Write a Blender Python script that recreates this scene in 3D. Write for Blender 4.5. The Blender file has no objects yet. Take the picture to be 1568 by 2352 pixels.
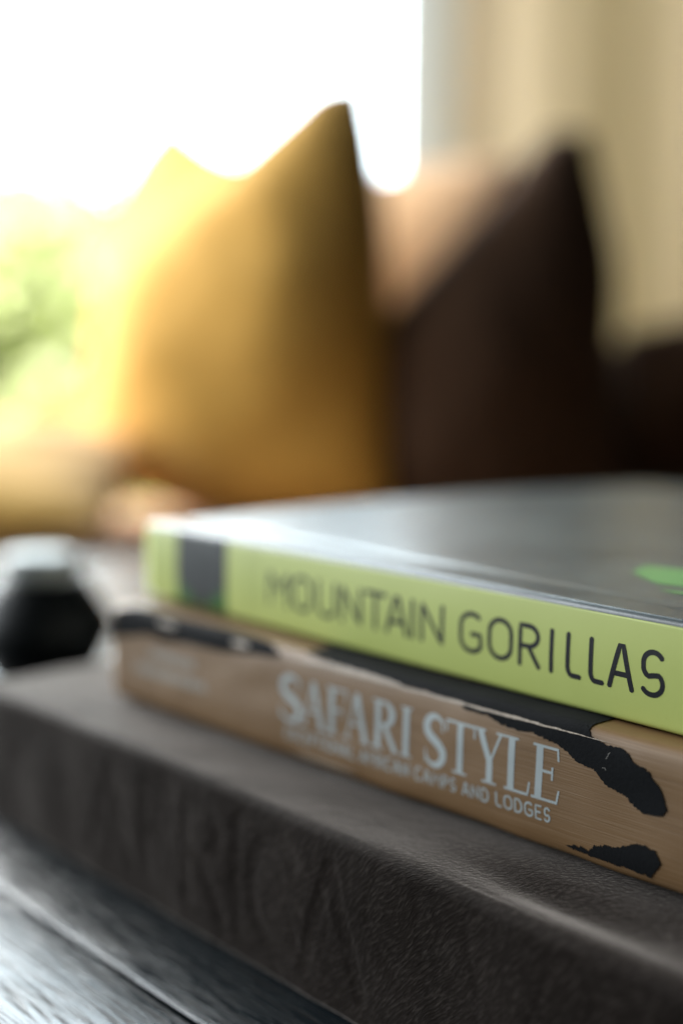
import bpy, bmesh, math, random
from mathutils import Vector, Matrix, noise

SC = bpy.context.scene
C = SC.collection
R = math.radians

# ------------------------------------------------------------------ camera
# table top is z = 0, the camera stands at the origin looking along +Y
PITCH, ROLL, CAM_H = 0.1091, 0.0128, 0.158
cp, sp, cr, sr = math.cos(PITCH), math.sin(PITCH), math.cos(ROLL), math.sin(ROLL)
fw = Vector((0, cp, -sp)); up0 = Vector((0, sp, cp)); rt0 = Vector((1, 0, 0))
rt = rt0*cr + up0*sr; up = up0*cr - rt0*sr
cam_data = bpy.data.cameras.new('camera')
cam = bpy.data.objects.new('camera', cam_data); C.objects.link(cam)
m = Matrix.Identity(4)
for i, vcol in enumerate((rt, up, -fw)):
    for j in range(3): m[j][i] = vcol[j]
m[2][3] = CAM_H
cam.matrix_world = m
cam_data.sensor_fit = 'VERTICAL'; cam_data.sensor_height = 36.0
cam_data.lens = 36.0*3000/2352
cam_data.clip_start = 0.01; cam_data.clip_end = 200
cam_data.dof.use_dof = True
cam_data.dof.focus_distance = 0.297
cam_data.dof.aperture_fstop = 3.2
SC.camera = cam

# ------------------------------------------------------------------ world and lamps
world = bpy.data.worlds.new('World'); SC.world = world; world.use_nodes = True
bg = world.node_tree.nodes['Background']
bg.inputs['Color'].default_value = (0.80, 0.90, 1.0, 1); bg.inputs['Strength'].default_value = 0.03
SKY_L = 12.0

def area(name, loc, target, sx, sy, radiance, col):
    d = bpy.data.lights.new(name, 'AREA'); d.shape = 'RECTANGLE'; d.size = sx; d.size_y = sy
    d.energy = radiance*math.pi*sx*sy; d.color = col
    o = bpy.data.objects.new(name, d); C.objects.link(o); o.location = loc
    o.rotation_euler = (Vector(target)-Vector(loc)).to_track_quat('-Z', 'Y').to_euler()
    return o
area('side_window_lamp', (-2.2, 1.15, 0.85), (0, 0.8, 0.1), 1.9, 1.6, 8.8, (0.90, 0.96, 1.0))
area('cushion_fill_lamp', (-1.25, 2.12, 0.80), (-0.35, 1.75, 0.20), 0.7, 1.0, 34.0, (1.0, 0.985, 0.95))  # added lamp brightening the left cushions, not a source in the room
area('garden_fill_lamp', (-2.5, 2.6, 3.2), (-2.0, 7.5, 2.9), 3.0, 2.0, 410.0, (1.0, 0.97, 0.88))  # added lamp brightening the shrubs in place of open daylight

SC.view_settings.view_transform = 'Standard'; SC.view_settings.look = 'None'
SC.view_settings.exposure = 0.0; SC.view_settings.gamma = 1.0
SC.view_settings.use_curve_mapping = False
SC.render.engine = 'CYCLES'
SC.cycles.use_denoising = True
SC.cycles.max_bounces = 8
SC.cycles.caustics_reflective = False; SC.cycles.caustics_refractive = False

# ------------------------------------------------------------------ helpers
def tag(o, label=None, cat=None, group=None, kind=None):
    if label: o['label'] = label
    if cat: o['category'] = cat
    if group: o['group'] = group
    if kind: o['kind'] = kind
    return o

def empty(name, loc, rz=0.0):
    o = bpy.data.objects.new(name, None); C.objects.link(o)
    o.location = loc; o.rotation_euler = (0, 0, rz); o.empty_display_size = 0.05
    return o

def mesh_obj(name, verts, faces, mat, parent=None, smooth=True, mats=None, fmat=None):
    me = bpy.data.meshes.new(name)
    me.from_pydata([tuple(v) for v in verts], [], faces)
    me.materials.append(mat)
    for mm in (mats or []): me.materials.append(mm)
    if fmat:
        for i, k in enumerate(fmat): me.polygons[i].material_index = k
    if smooth:
        me.polygons.foreach_set('use_smooth', [True]*len(me.polygons))
    me.update()
    o = bpy.data.objects.new(name, me); C.objects.link(o)
    if parent: o.parent = parent
    return o

def box_obj(name, lo, hi, mat, parent=None, bevel=0.0, seg=2):
    bm = bmesh.new()
    bmesh.ops.create_cube(bm, size=1.0)
    for v in bm.verts:
        v.co = Vector([lo[k] + (v.co[k]+0.5)*(hi[k]-lo[k]) for k in range(3)])
    if bevel:
        bmesh.ops.bevel(bm, geom=bm.edges[:], offset=bevel, segments=seg, profile=0.5, affect='EDGES')
    me = bpy.data.meshes.new(name); bm.to_mesh(me); bm.free()
    me.materials.append(mat)
    o = bpy.data.objects.new(name, me); C.objects.link(o)
    if parent: o.parent = parent
    if bevel: me.polygons.foreach_set('use_smooth', [True]*len(me.polygons))
    return o

def lathe(name, prof, mat, parent=None, n=48):
    vs, fs = [], []
    for r, z in prof:
        for k in range(n):
            a = 2*math.pi*k/n; vs.append((r*math.cos(a), r*math.sin(a), z))
    for i in range(len(prof)-1):
        for k in range(n):
            a, b = i*n+k, i*n+(k+1) % n
            fs.append((a, b, b+n, a+n))
    fs.append(tuple(range(n))[::-1]); fs.append(tuple(range((len(prof)-1)*n, len(prof)*n)))
    return mesh_obj(name, vs, fs, mat, parent)

def lerp_list(pts, t):
    """polyline pts sampled at fraction t by arc length"""
    L = [0.0]
    for a, b in zip(pts, pts[1:]): L.append(L[-1]+math.dist(a, b))
    q = t*L[-1]
    for i in range(len(pts)-1):
        if q <= L[i+1] or i == len(pts)-2:
            w = (q-L[i])/max(L[i+1]-L[i], 1e-9)
            return [pts[i][k]+(pts[i+1][k]-pts[i][k])*w for k in range(len(pts[i]))]

def interp(x, xs, ys):
    if x <= xs[0]: return ys[0]
    for i in range(len(xs)-1):
        if x <= xs[i+1]:
            w = (x-xs[i])/(xs[i+1]-xs[i]); w = w*w*(3-2*w)
            return ys[i]+(ys[i+1]-ys[i])*w
    return ys[-1]

# ------------------------------------------------------------------ materials
class NT:
    def __init__(s, name):
        s.m = bpy.data.materials.new(name); s.m.use_nodes = True
        s.t = s.m.node_tree; s.b = s.t.nodes['Principled BSDF']; s.out = s.t.nodes['Material Output']
    def n(s, typ, **kw):
        nd = s.t.nodes.new(typ)
        for k, v in kw.items():
            if k in nd.inputs: nd.inputs[k].default_value = v
            else: setattr(nd, k, v)
        return nd
    def l(s, a, b): s.t.links.new(a, b)
    def coords(s, scale=(1, 1, 1), rot=(0, 0, 0)):
        tc = s.n('ShaderNodeTexCoord'); mp = s.n('ShaderNodeMapping')
        mp.inputs['Scale'].default_value = scale; mp.inputs['Rotation'].default_value = rot
        s.l(tc.outputs['Object'], mp.inputs['Vector']); return mp.outputs['Vector']
    def noise(s, vec, scale, detail=3, rough=0.5, dist=0.0):
        nd = s.n('ShaderNodeTexNoise'); nd.inputs['Scale'].default_value = scale
        nd.inputs['Detail'].default_value = detail; nd.inputs['Roughness'].default_value = rough
        nd.inputs['Distortion'].default_value = dist
        s.l(vec, nd.inputs['Vector']); return nd.outputs['Fac']
    def ramp(s, fac, stops):
        nd = s.n('ShaderNodeValToRGB'); e = nd.color_ramp.elements
        while len(e) < len(stops): e.new(0.5)
        for k, (p, c) in enumerate(stops):
            e[k].position = p; e[k].color = (*c, 1) if len(c) == 3 else c
        s.l(fac, nd.inputs['Fac']); return nd.outputs['Color']
    def mix(s, fac, a, b, typ='MIX'):
        nd = s.n('ShaderNodeMix'); nd.data_type = 'RGBA'; nd.blend_type = typ
        for sock, v in ((nd.inputs[0], fac), (nd.inputs[6], a), (nd.inputs[7], b)):
            if hasattr(v, 'links'): s.l(v, sock)
            elif isinstance(v, (int, float)): sock.default_value = v
            else: sock.default_value = (*v, 1)
        return nd.outputs[2]
    def math(s, op, a, b=0.0):
        nd = s.n('ShaderNodeMath'); nd.operation = op
        for sock, v in ((nd.inputs[0], a), (nd.inputs[1], b)):
            if hasattr(v, 'links'): s.l(v, sock)
            else: sock.default_value = v
        return nd.outputs[0]
    def bump(s, h, strength, dist, prev=None):
        nd = s.n('ShaderNodeBump'); nd.inputs['Strength'].default_value = strength
        nd.inputs['Distance'].default_value = dist
        s.l(h, nd.inputs['Height'])
        if prev is not None: s.l(prev, nd.inputs['Normal'])
        return nd.outputs['Normal']
    def set(s, color=None, rough=None, normal=None, **kw):
        for key, v in (('Base Color', color), ('Roughness', rough), ('Normal', normal)):
            if v is None: continue
            if hasattr(v, 'links'): s.l(v, s.b.inputs[key])
            elif isinstance(v, (int, float)): s.b.inputs[key].default_value = v
            else: s.b.inputs[key].default_value = (*v, 1)
        for k, v in kw.items():
            k = k.replace('_', ' ')
            if hasattr(v, 'links'): s.l(v, s.b.inputs[k])
            else: s.b.inputs[k].default_value = v
        return s.m

def plain(name, col, rough, var=0.12, scale=40, bump=0.0, bscale=600, **kw):
    t = NT(name); v = t.coords()
    f = t.noise(v, scale, 4)
    c = t.mix(f, tuple(x*(1-var) for x in col), tuple(min(1, x*(1+var)) for x in col))
    nrm = t.bump(t.noise(v, bscale, 3), 1.0, bump) if bump else None
    return t.set(c, rough, nrm, **kw)

def fabric(name, col, rough=0.9, sheen=0.25, scale=900):
    t = NT(name); v = t.coords()
    wx = t.n('ShaderNodeTexWave'); wx.inputs['Scale'].default_value = scale/6; wx.bands_direction = 'X'
    wz = t.n('ShaderNodeTexWave'); wz.inputs['Scale'].default_value = scale/6; wz.bands_direction = 'Z'
    t.l(v, wx.inputs['Vector']); t.l(v, wz.inputs['Vector'])
    h = t.math('MULTIPLY', wx.outputs['Fac'], wz.outputs['Fac'])
    f = t.noise(v, 14, 4)
    c = t.mix(f, tuple(x*0.86 for x in col), tuple(x*1.12 for x in col))
    m = t.set(c, rough, t.bump(h, 0.5, 0.0006))
    t.b.inputs['Sheen Weight'].default_value = sheen
    t.b.inputs['Sheen Roughness'].default_value = 0.5
    return m

# jacket of the green book
def m_jacket_green():
    t = NT('jacket_green'); v = t.coords()
    f = t.noise(v, 60, 5, 0.6)
    spots = t.ramp(t.noise(v, 420, 2), [(0.70, (0, 0, 0)), (0.78, (1, 1, 1))])
    c = t.mix(f, (0.50, 0.575, 0.155), (0.55, 0.63, 0.185))
    c = t.mix(t.math('MULTIPLY', spots, 0.12), c, (0.25, 0.27, 0.06))
    r = t.math('ADD', t.math('MULTIPLY', t.noise(v, 90, 4), 0.12), 0.36)
    return t.set(c, r, t.bump(t.noise(v, 1500, 2), 0.15, 0.0001), Specular_IOR_Level=0.45)
def m_jacket_photo():
    t = NT('jacket_photo'); v = t.coords()
    f = t.noise(v, 35, 6, 0.65, 0.6)
    hair = t.noise(t.coords((60, 900, 60), (0, 0, 0.5)), 1.0, 3)
    c = t.ramp(f, [(0.30, (0.030, 0.041, 0.046)), (0.62, (0.078, 0.100, 0.106)), (0.8, (0.13, 0.155, 0.16))])
    c = t.mix(0.25, c, hair, 'OVERLAY')
    dust = t.ramp(t.noise(v, 2200, 1), [(0.74, (0, 0, 0)), (0.80, (1, 1, 1))])
    c = t.mix(t.math('MULTIPLY', dust, 0.35), c, (0.35, 0.36, 0.35))
    r = t.math('ADD', t.math('MULTIPLY', t.noise(v, 40, 4), 0.10), 0.25)
    return t.set(c, r, t.bump(t.noise(v, 1300, 2), 0.25, 0.00012), Specular_IOR_Level=0.8)
def m_spine_picture():
    t = NT('spine_picture'); tc = t.n('ShaderNodeTexCoord'); sep = t.n('ShaderNodeSeparateXYZ')
    t.l(tc.outputs['Object'], sep.inputs[0])
    v = t.coords()
    nz = t.noise(v, 160, 3)
    # green undergrowth along the lower edge of the printed picture, dark animal above
    edge = t.math('ADD', t.math('MULTIPLY', sep.outputs['Z'], 100.0), t.math('MULTIPLY', nz, 0.5))
    side = t.math('MULTIPLY', t.math('ABSOLUTE', t.math('SUBTRACT', sep.outputs['X'], 0.0335)), 60.0)
    g = t.ramp(t.math('SUBTRACT', edge, side), [(0.10, (1, 1, 1)), (0.42, (0, 0, 0))])
    dark = t.ramp(nz, [(0.3, (0.012, 0.015, 0.018)), (0.7, (0.040, 0.047, 0.052))])
    c = t.mix(g, dark, (0.035, 0.13, 0.025))
    return t.set(c, 0.45, Specular_IOR_Level=0.22)

def m_brown_cloth():
    t = NT('brown_cover'); 
    v = t.coords()
    lines = t.noise(t.coords((25, 1, 2600)), 1.0, 2, 0.6)
    fib = t.noise(t.coords((120, 400, 1400)), 1.0, 3)
    big = t.noise(v, 28, 5, 0.6)
    c = t.mix(big, (0.185, 0.100, 0.040), (0.255, 0.150, 0.066))
    l2 = t.ramp(lines, [(0.48, (0, 0, 0)), (0.70, (1, 1, 1))])
    c = t.mix(t.math('MULTIPLY', l2, 0.30), c, (0.36, 0.25, 0.15))
    l3 = t.ramp(lines, [(0.28, (1, 1, 1)), (0.42, (0, 0, 0))])
    c = t.mix(t.math('MULTIPLY', l3, 0.35), c, (0.09, 0.05, 0.024))
    n1 = t.bump(lines, 0.45, 0.00022)
    n2 = t.bump(fib, 0.25, 0.00012, n1)
    return t.set(c, 0.50, n2, Specular_IOR_Level=0.45)
def m_black_flock():
    t = NT('black_flock'); v = t.coords()
    f = t.noise(v, 1400, 4, 0.7)
    sp_ = t.ramp(t.noise(v, 2600, 1), [(0.74, (0, 0, 0)), (0.80, (1, 1, 1))])
    c = t.mix(f, (0.004, 0.0045, 0.005), (0.014, 0.015, 0.017))
    c = t.mix(t.math('MULTIPLY', sp_, 0.12), c, (0.12, 0.12, 0.12))
    return t.set(c, 0.85, t.bump(f, 0.5, 0.0002), Specular_IOR_Level=0.10)

def m_leather():
    t = NT('brown_leather')
    tc = t.n('ShaderNodeTexCoord'); v = tc.outputs['Object']
    # wrinkle field: noise stretched along lines that fan down the front and across the top
    warp = t.n('ShaderNodeTexNoise'); warp.inputs['Scale'].default_value = 30; warp.inputs['Detail'].default_value = 2
    t.l(v, warp.inputs['Vector'])
    wv = t.n('ShaderNodeVectorMath'); wv.operation = 'SCALE'; wv.inputs[3].default_value = 0.012
    t.l(warp.outputs['Color'], wv.inputs[0])
    add = t.n('ShaderNodeVectorMath'); add.operation = 'ADD'
    t.l(v, add.inputs[0]); t.l(wv.outputs[0], add.inputs[1])
    mr = t.n('ShaderNodeMapping'); mr.inputs['Rotation'].default_value = (0, -0.75, 0.35)
    t.l(add.outputs[0], mr.inputs['Vector'])
    mp = t.n('ShaderNodeMapping'); mp.inputs['Scale'].default_value = (1700, 700, 300)
    t.l(mr.outputs[0], mp.inputs['Vector'])
    wr = t.n('ShaderNodeTexNoise'); wr.inputs['Scale'].default_value = 1.0; wr.inputs['Detail'].default_value = 3
    wr.inputs['Roughness'].default_value = 0.55
    t.l(mp.outputs[0], wr.inputs['Vector'])
    fine = t.noise(v, 2600, 3, 0.6)
    big = t.noise(v, 45, 5, 0.6)
    mid = t.noise(v, 160, 4, 0.6)
    c = t.mix(big, (0.0082, 0.0059, 0.0047), (0.0215, 0.0158, 0.0128))
    scuff = t.ramp(mid, [(0.52, (0, 0, 0)), (0.75, (1, 1, 1))])
    c = t.mix(t.math('MULTIPLY', scuff, 0.30), c, (0.034, 0.029, 0.026))
    hi = t.ramp(wr.outputs['Fac'], [(0.50, (0, 0, 0)), (0.72, (1, 1, 1))])
    c = t.mix(t.math('MULTIPLY', hi, 0.65), c, (0.062, 0.051, 0.044))
    n1 = t.bump(wr.outputs['Fac'], 0.7, 0.00035)
    n2 = t.bump(fine, 0.35, 0.0002, n1)
    m = t.set(c, 0.75, n2, Specular_IOR_Level=0.04)
    t.b.inputs['Sheen Weight'].default_value = 0.42
    t.b.inputs['Sheen Roughness'].default_value = 0.30
    t.b.inputs['Sheen Tint'].default_value = (1.0, 0.90, 0.83, 1)
    return m

def m_table_wood():
    t = NT('dark_stained_oak')
    v = t.coords()
    oi = t.n('ShaderNodeObjectInfo')
    sh = t.n('ShaderNodeVectorMath'); sh.operation = 'ADD'
    comb = t.n('ShaderNodeCombineXYZ')
    t.l(t.math('MULTIPLY', oi.outputs['Random'], 7.0), comb.inputs[0]); t.l(t.math('MULTIPLY', oi.outputs['Random'], 3.0), comb.inputs[1])
    t.l(v, sh.inputs[0]); t.l(comb.outputs[0], sh.inputs[1])
    def st(scale):
        mp = t.n('ShaderNodeMapping'); mp.inputs['Scale'].default_value = scale
        t.l(sh.outputs[0], mp.inputs['Vector']); return mp.outputs[0]
    pores = t.noise(st((42, 1250, 200)), 1.0, 3, 0.6, 0.3)
    grain = t.noise(st((20, 420, 60)), 1.0, 4, 0.6, 0.8)
    fine = t.noise(st((260, 1500, 300)), 1.0, 3, 0.7)
    cloud = t.noise(st((40, 60, 40)), 1.0, 3)
    h = t.math('ADD', t.math('MULTIPLY', t.ramp(pores, [(0.30, (0, 0, 0)), (0.50, (1, 1, 1))]), 1.0), t.math('MULTIPLY', grain, 0.12))
    pit = t.ramp(t.math('ADD', t.math('MULTIPLY', pores, 0.6), t.math('MULTIPLY', grain, 0.4)), [(0.40, (1, 1, 1)), (0.50, (0, 0, 0))])
    c = t.mix(cloud, (0.006, 0.0095, 0.0120), (0.014, 0.0200, 0.0240))
    c = t.mix(pit, c, (0.004, 0.004, 0.004))
    r = t.math('ADD', t.math('MULTIPLY', pit, 0.35), t.math('ADD', t.math('MULTIPLY', cloud, 0.10), 0.19))
    n1 = t.bump(h, 0.34, 0.0004)
    n2 = t.bump(fine, 0.08, 0.0002, n1)
    spec = t.math('SUBTRACT', 0.60, t.math('MULTIPLY', pit, 0.45))
    return t.set(c, r, n2, Specular_IOR_Level=spec)

M = {
    'green': m_jacket_green(), 'photo': m_jacket_photo(), 'picture': m_spine_picture(),
    'ink': plain('title_ink', (0.010, 0.011, 0.016), 0.5, bump=0.00004, bscale=1500, Specular_IOR_Level=0.2),
    'rule': plain('faint_rule_ink', (0.40, 0.47, 0.11), 0.4),
    'cover_green': plain('cover_print_green', (0.13, 0.33, 0.10), 0.36, 0.25, 90),
    'paper': plain('page_paper', (0.72, 0.69, 0.62), 0.8, 0.06, 300),
    'brown': m_brown_cloth(), 'flock': m_black_flock(),
    'silver': plain('silver_foil_print', (0.46, 0.52, 0.53), 0.42, 0.10, 300),
    'worn_glint': plain('worn_glint_edge', (0.40, 0.32, 0.24), 0.55, 0.30, 260, 0.0002, 900),
    'author': plain('small_grey_print', (0.34, 0.32, 0.28), 0.5, 0.1, 200),
    'leather': m_leather(), 'wood': m_table_wood(),
    'jar': plain('black_glazed_ceramic', (0.006, 0.008, 0.009), 0.5, 0.2, 60, Specular_IOR_Level=0.25),
    'lid': plain('pale_grey_lid', (0.50, 0.53, 0.52), 0.35, 0.08, 60),
    'mustard': fabric('mustard_cushion_fabric', (0.74, 0.415, 0.075)),
    'mustard_dim': fabric('ochre_cushion_fabric', (0.68, 0.41, 0.085)),
    'darkbrown': fabric('dark_brown_cushion_fabric', (0.066, 0.028, 0.009), sheen=0.05),
    'tan': fabric('tan_cushion_fabric', (0.78, 0.52, 0.30)),
    'sofa': fabric('tan_sofa_fabric', (0.62, 0.42, 0.25)),
    'frame': plain('grey_window_frame', (0.58, 0.61, 0.59), 0.5, 0.04, 20),
    'wall': plain('beige_wall_plaster', (0.55, 0.46, 0.32), 0.85, 0.06, 8, 0.0004, 200),
    'post': plain('dark_wood_post', (0.06, 0.045, 0.03), 0.6, 0.3, 12),
    'floor': plain('brown_floor', (0.12, 0.09, 0.06), 0.5, 0.2, 10),
    'lawn': plain('lawn_green', (0.14, 0.20, 0.035), 0.9, 0.3, 3),
    'bark': plain('shrub_bark', (0.10, 0.07, 0.05), 0.9, 0.3, 30),
}
def m_leaf(name, a, b):
    t = NT(name); oi = t.coords()
    f = t.noise(oi, 5.0, 3)
    c = t.mix(f, a, b)
    t.set(c, 0.55)
    tr = t.n('ShaderNodeBsdfTranslucent'); t.l(t.mix(0.5, c, (0.35, 0.45, 0.05)), tr.inputs['Color'])
    mx = t.n('ShaderNodeMixShader'); mx.inputs[0].default_value = 0.45
    t.l(t.b.outputs[0], mx.inputs[1]); t.l(tr.outputs[0], mx.inputs[2]); t.l(mx.outputs[0], t.out.inputs['Surface'])
    return t.m
def m_curtain():
    t = NT('beige_curtain_cloth'); v = t.coords()
    c = t.mix(t.noise(t.coords((9, 9, 0.8)), 1.0, 3), (0.70, 0.60, 0.45), (0.75, 0.65, 0.49))
    t.set(c, 0.9)
    tr = t.n('ShaderNodeBsdfTranslucent'); tr.inputs['Color'].default_value = (0.85, 0.72, 0.52, 1)
    mx = t.n('ShaderNodeMixShader'); mx.inputs[0].default_value = 0.36
    t.l(t.b.outputs[0], mx.inputs[1]); t.l(tr.outputs[0], mx.inputs[2]); t.l(mx.outputs[0], t.out.inputs['Surface'])
    return t.m
M['curtain'] = m_curtain()
M['leaf'] = m_leaf('leaf_green', (0.18, 0.21, 0.10), (0.24, 0.26, 0.14))
M['leaf2'] = m_leaf('leaf_pale_green', (0.16, 0.20, 0.12), (0.21, 0.25, 0.15))
def m_glass():
    t = NT('window_glass'); tr = t.n('ShaderNodeBsdfTransparent'); gl = t.n('ShaderNodeBsdfGlossy', Roughness=0.02)
    fr = t.n('ShaderNodeFresnel', IOR=1.45); mx = t.n('ShaderNodeMixShader')
    t.l(fr.outputs[0], mx.inputs[0]); t.l(tr.outputs[0], mx.inputs[1]); t.l(gl.outputs[0], mx.inputs[2])
    t.l(mx.outputs[0], t.out.inputs['Surface']); return t.m
M['glass'] = m_glass()
def m_sky():
    t = NT('bright_sky'); em = t.n('ShaderNodeEmission'); em.inputs['Color'].default_value = (0.80, 0.93, 1.0, 1)
    em.inputs['Strength'].default_value = SKY_L; t.l(em.outputs[0], t.out.inputs['Surface']); return t.m
M['sky'] = m_sky()

# ------------------------------------------------------------------ setting: sky, garden, floor, wall
vs, fs = [], []
NS = 24
for k in range(NS+1):
    a = R(-48 + 84*k/NS)           # azimuth from +Y, curved round the garden side
    for z in (-1.0, 26.0): vs.append((30*math.sin(a), 2+28*math.cos(a), z))
for k in range(NS): fs.append((2*k, 2*k+1, 2*k+3, 2*k+2))
tag(mesh_obj('sky', vs, fs, M['sky'], smooth=False), kind='structure')
tag(mesh_obj('lawn', [(-29, 2.35, -0.50), (29, 2.35, -0.50), (29, 31, -0.50), (-29, 31, -0.50)], [(0, 1, 2, 3)], M['lawn']), kind='structure')
tag(box_obj('floor', (-1.9, -1.2, -0.50), (1.4, 2.33, -0.45), M['floor']), kind='structure')
tag(box_obj('wall', (0.66, 2.24, -0.45), (1.4, 2.36, 1.8), M['wall']), kind='structure')

# ------------------------------------------------------------------ table of planks
YL = 0.7104
def frame_at(yaw, s, d, z, name):
    """Empty whose x axis runs along a spine (towards the right of the photograph), y axis into the book"""
    return empty(name, (math.cos(yaw)*d - math.sin(yaw)*s, math.sin(yaw)*d + math.cos(yaw)*s, z), yaw-math.pi/2)

table = frame_at(YL, 0.95, 0.0, -0.45, 'plank_table')
tag(table, 'black stained wooden plank table under the stack of books', 'table')
GAP = 0.0016
OFF0 = 0.1710
PW = 0.122
TL_ = 1.32
def plank(y0, y1, seed):
    rad = 0.0011
    # cross-section with softly rounded upper edges
    prof = [(y0, 0.450-0.026), (y0, 0.450-rad)]
    for k in range(1, 6):
        a = math.pi/2*k/6; prof.append((y0+rad*(1-math.cos(a)), 0.450-rad*(1-math.sin(a))))
    n_in = 18
    for k in range(n_in+1): prof.append((y0+rad+(y1-y0-2*rad)*k/n_in, 0.450))
    for k in range(5, 0, -1):
        a = math.pi/2*k/6; prof.append((y1-rad*(1-math.cos(a)), 0.450-rad*(1-math.sin(a))))
    prof += [(y1, 0.450-rad), (y1, 0.450-0.026)]
    NX = 60; vs, fs = [], []
    for i in range(NX+1):
        x = TL_*i/NX
        for (y, z) in prof:
            w = 0.00025*noise.noise(Vector((x*9, seed*3.1, 0.4)))
            vs.append((x, y+w, z))
    n = len(prof)
    for i in range(NX):
        for k in range(n-1): fs.append((i*n+k, (i+1)*n+k, (i+1)*n+k+1, i*n+k+1))
        fs.append((i*n+n-1, (i+1)*n+n-1, (i+1)*n, i*n))
    fs.append(tuple(range(n))); fs.append(tuple(range(NX*n, NX*n+n))[::-1])
    return mesh_obj('plank', vs, fs, M['wood'], table)
y1 = OFF0 - GAP/2
k = 0
while y1 > -0.5:
    plank(y1-PW, y1, k); y1 -= PW+GAP; k += 1
y0 = OFF0 + GAP/2
for q in range(4):
    plank(y0, y0+PW, 20+q); y0 += PW+GAP
for lx, ly in ((0.06, 0.62), (1.26, 0.62), (0.06, -0.40), (1.26, -0.40)):
    box_obj('leg', (lx-0.03, ly-0.03, 0.0), (lx+0.03, ly+0.03, 0.4235), M['post'], table, 0.003)

# ------------------------------------------------------------------ stroke lettering
class Decal:
    """collects flat print in (x, v) spine coordinates; strokes step up by a hair so none share a plane"""
    def __init__(s, base=0.00010): s.v = []; s.f = []; s.off = base; s.b0 = base; s.k = 0
    def strip(s, rows):
        i0 = len(s.v); n = len(rows[0])
        for r in rows:
            for (x, v) in r: s.v.append((x, v, s.off))
        for i in range(len(rows)-1):
            for k in range(n-1):
                a = i0+i*n+k; s.f.append((a, a+1, a+n+1, a+n))
        s.k += 1; s.off = s.b0+0.000005*(s.k % 9)
    def ribbon(s, pts, w, cap=True):
        """pts list of (x, y) or (x, y, half-width)"""
        P = [(p[0], p[1], (p[2] if len(p) > 2 else w)) for p in pts]
        # resample
        Q = []
        for a, b in zip(P, P[1:]):
            n = max(1, int(math.dist(a[:2], b[:2])/0.0012))
            for q in range(n): Q.append([a[j]+(b[j]-a[j])*q/n for j in range(3)])
        Q.append(list(P[-1]))
        rows = []
        N = len(Q)
        T = []
        for i in range(N):
            a = Q[max(0, i-1)]; b = Q[min(N-1, i+1)]
            tx, ty = b[0]-a[0], b[1]-a[1]; L = math.hypot(tx, ty) or 1; T.append((tx/L, ty/L))
        def row(x, y, h, t): return [(x-t[1]*h*q, y+t[0]*h*q) for q in (-1, 0, 1)]
        if cap:
            x, y, h = Q[0]; t = T[0]
            for a in (0.08, 0.45, 0.9, 1.25): rows.append(row(x-t[0]*h*math.cos(a), y-t[1]*h*math.cos(a), h*math.sin(a), t))
        for i in range(N): rows.append(row(*Q[i], T[i]))
        if cap:
            x, y, h = Q[-1]; t = T[-1]
            for a in (1.25, 0.9, 0.45, 0.08): rows.append(row(x+t[0]*h*math.cos(a), y+t[1]*h*math.cos(a), h*math.sin(a), t))
        s.strip(rows)
    def quad(s, a, b, c, d):
        """a-b one side, d-c the other"""
        n = max(1, int(max(math.dist(a, b), math.dist(d, c))/0.0015)); rows = []
        for i in range(n+1):
            w = i/n
            p = (a[0]+(b[0]-a[0])*w, a[1]+(b[1]-a[1])*w); q = (d[0]+(c[0]-d[0])*w, d[1]+(c[1]-d[1])*w)
            rows.append([p, ((p[0]+q[0])/2, (p[1]+q[1])/2), q])
        s.strip(rows)
    def build(s, name, mapper, mat, parent):
        vs = [mapper(x, v, o) for (x, v, o) in s.v]
        return mesh_obj(name, vs, s.f, mat, parent)

def arc(cx, cy, rx, ry, a0, a1, n=14):
    return [(cx+rx*math.cos(R(a0+(a1-a0)*i/n)), cy+ry*math.sin(R(a0+(a1-a0)*i/n))) for i in range(n+1)]

def sans(ch):
    """strokes of a narrow rounded sans in a unit box (width 1, height 1)"""
    S = {
     'M': [[(0, 0), (0, 1), (.5, .42), (1, 1), (1, 0)]],
     'O': [arc(.5, .66, .5, .34, 0, 180) + arc(.5, .34, .5, .34, 180, 360) + [(1, .66)]],
     'U': [[(0, 1), (0, .32)] + arc(.5, .32, .5, .32, 180, 360) + [(1, 1)]],
     'N': [[(0, 0), (0, 1), (1, 0), (1, 1)]],
     'T': [[(0, 1), (1, 1)], [(.5, 1), (.5, 0)]],
     'A': [[(0, 0), (.42, 1), (.58, 1), (1, 0)], [(.16, .32), (.84, .32)]],
     'I': [[(.5, 0), (.5, 1)]],
     'G': [arc(.55, .66, .55, .34, 50, 180) + arc(.55, .34, .55, .34, 180, 330) + [(1, .47), (.58, .47)]],
     'R': [[(0, 0), (0, 1), (.45, 1)] + arc(.45, .74, .5, .26, 90, -90) + [(0, .48)], [(.45, .48), (1, 0)]],
     'L': [[(0, 1), (0, .25)] + arc(.42, .22, .42, .22, 180, 270) + [(1, 0)]],
     'S': [arc(.52, .745, .46, .255, 35, 180) + arc(.45, .66, .39, .25, 195, 250, 5) + [(.55, .46)] + arc(.5, .27, .48, .27, 50, -90) + arc(.45, .24, .45, .24, 270, 215, 6)],
     'E': [[(1, 1), (0, 1), (0, 0), (1, 0)], [(0, .52), (.85, .52)]],
     'X': [[(0, 0), (1, 1)], [(0, 1), (1, 0)]],
     'C': [arc(.55, .66, .55, .34, 45, 180) + arc(.55, .34, .55, .34, 180, 315)],
     'P': [[(0, 0), (0, 1), (.45, 1)] + arc(.45, .73, .52, .27, 90, -90) + [(0, .46)]],
     'F': [[(1, 1), (0, 1), (0, 0)], [(0, .52), (.85, .52)]],
     'D': [[(0, 0), (0, 1), (.4, 1)] + arc(.4, .5, .6, .5, 90, -90) + [(0, 0)]],
    }
    return S[ch]

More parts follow.
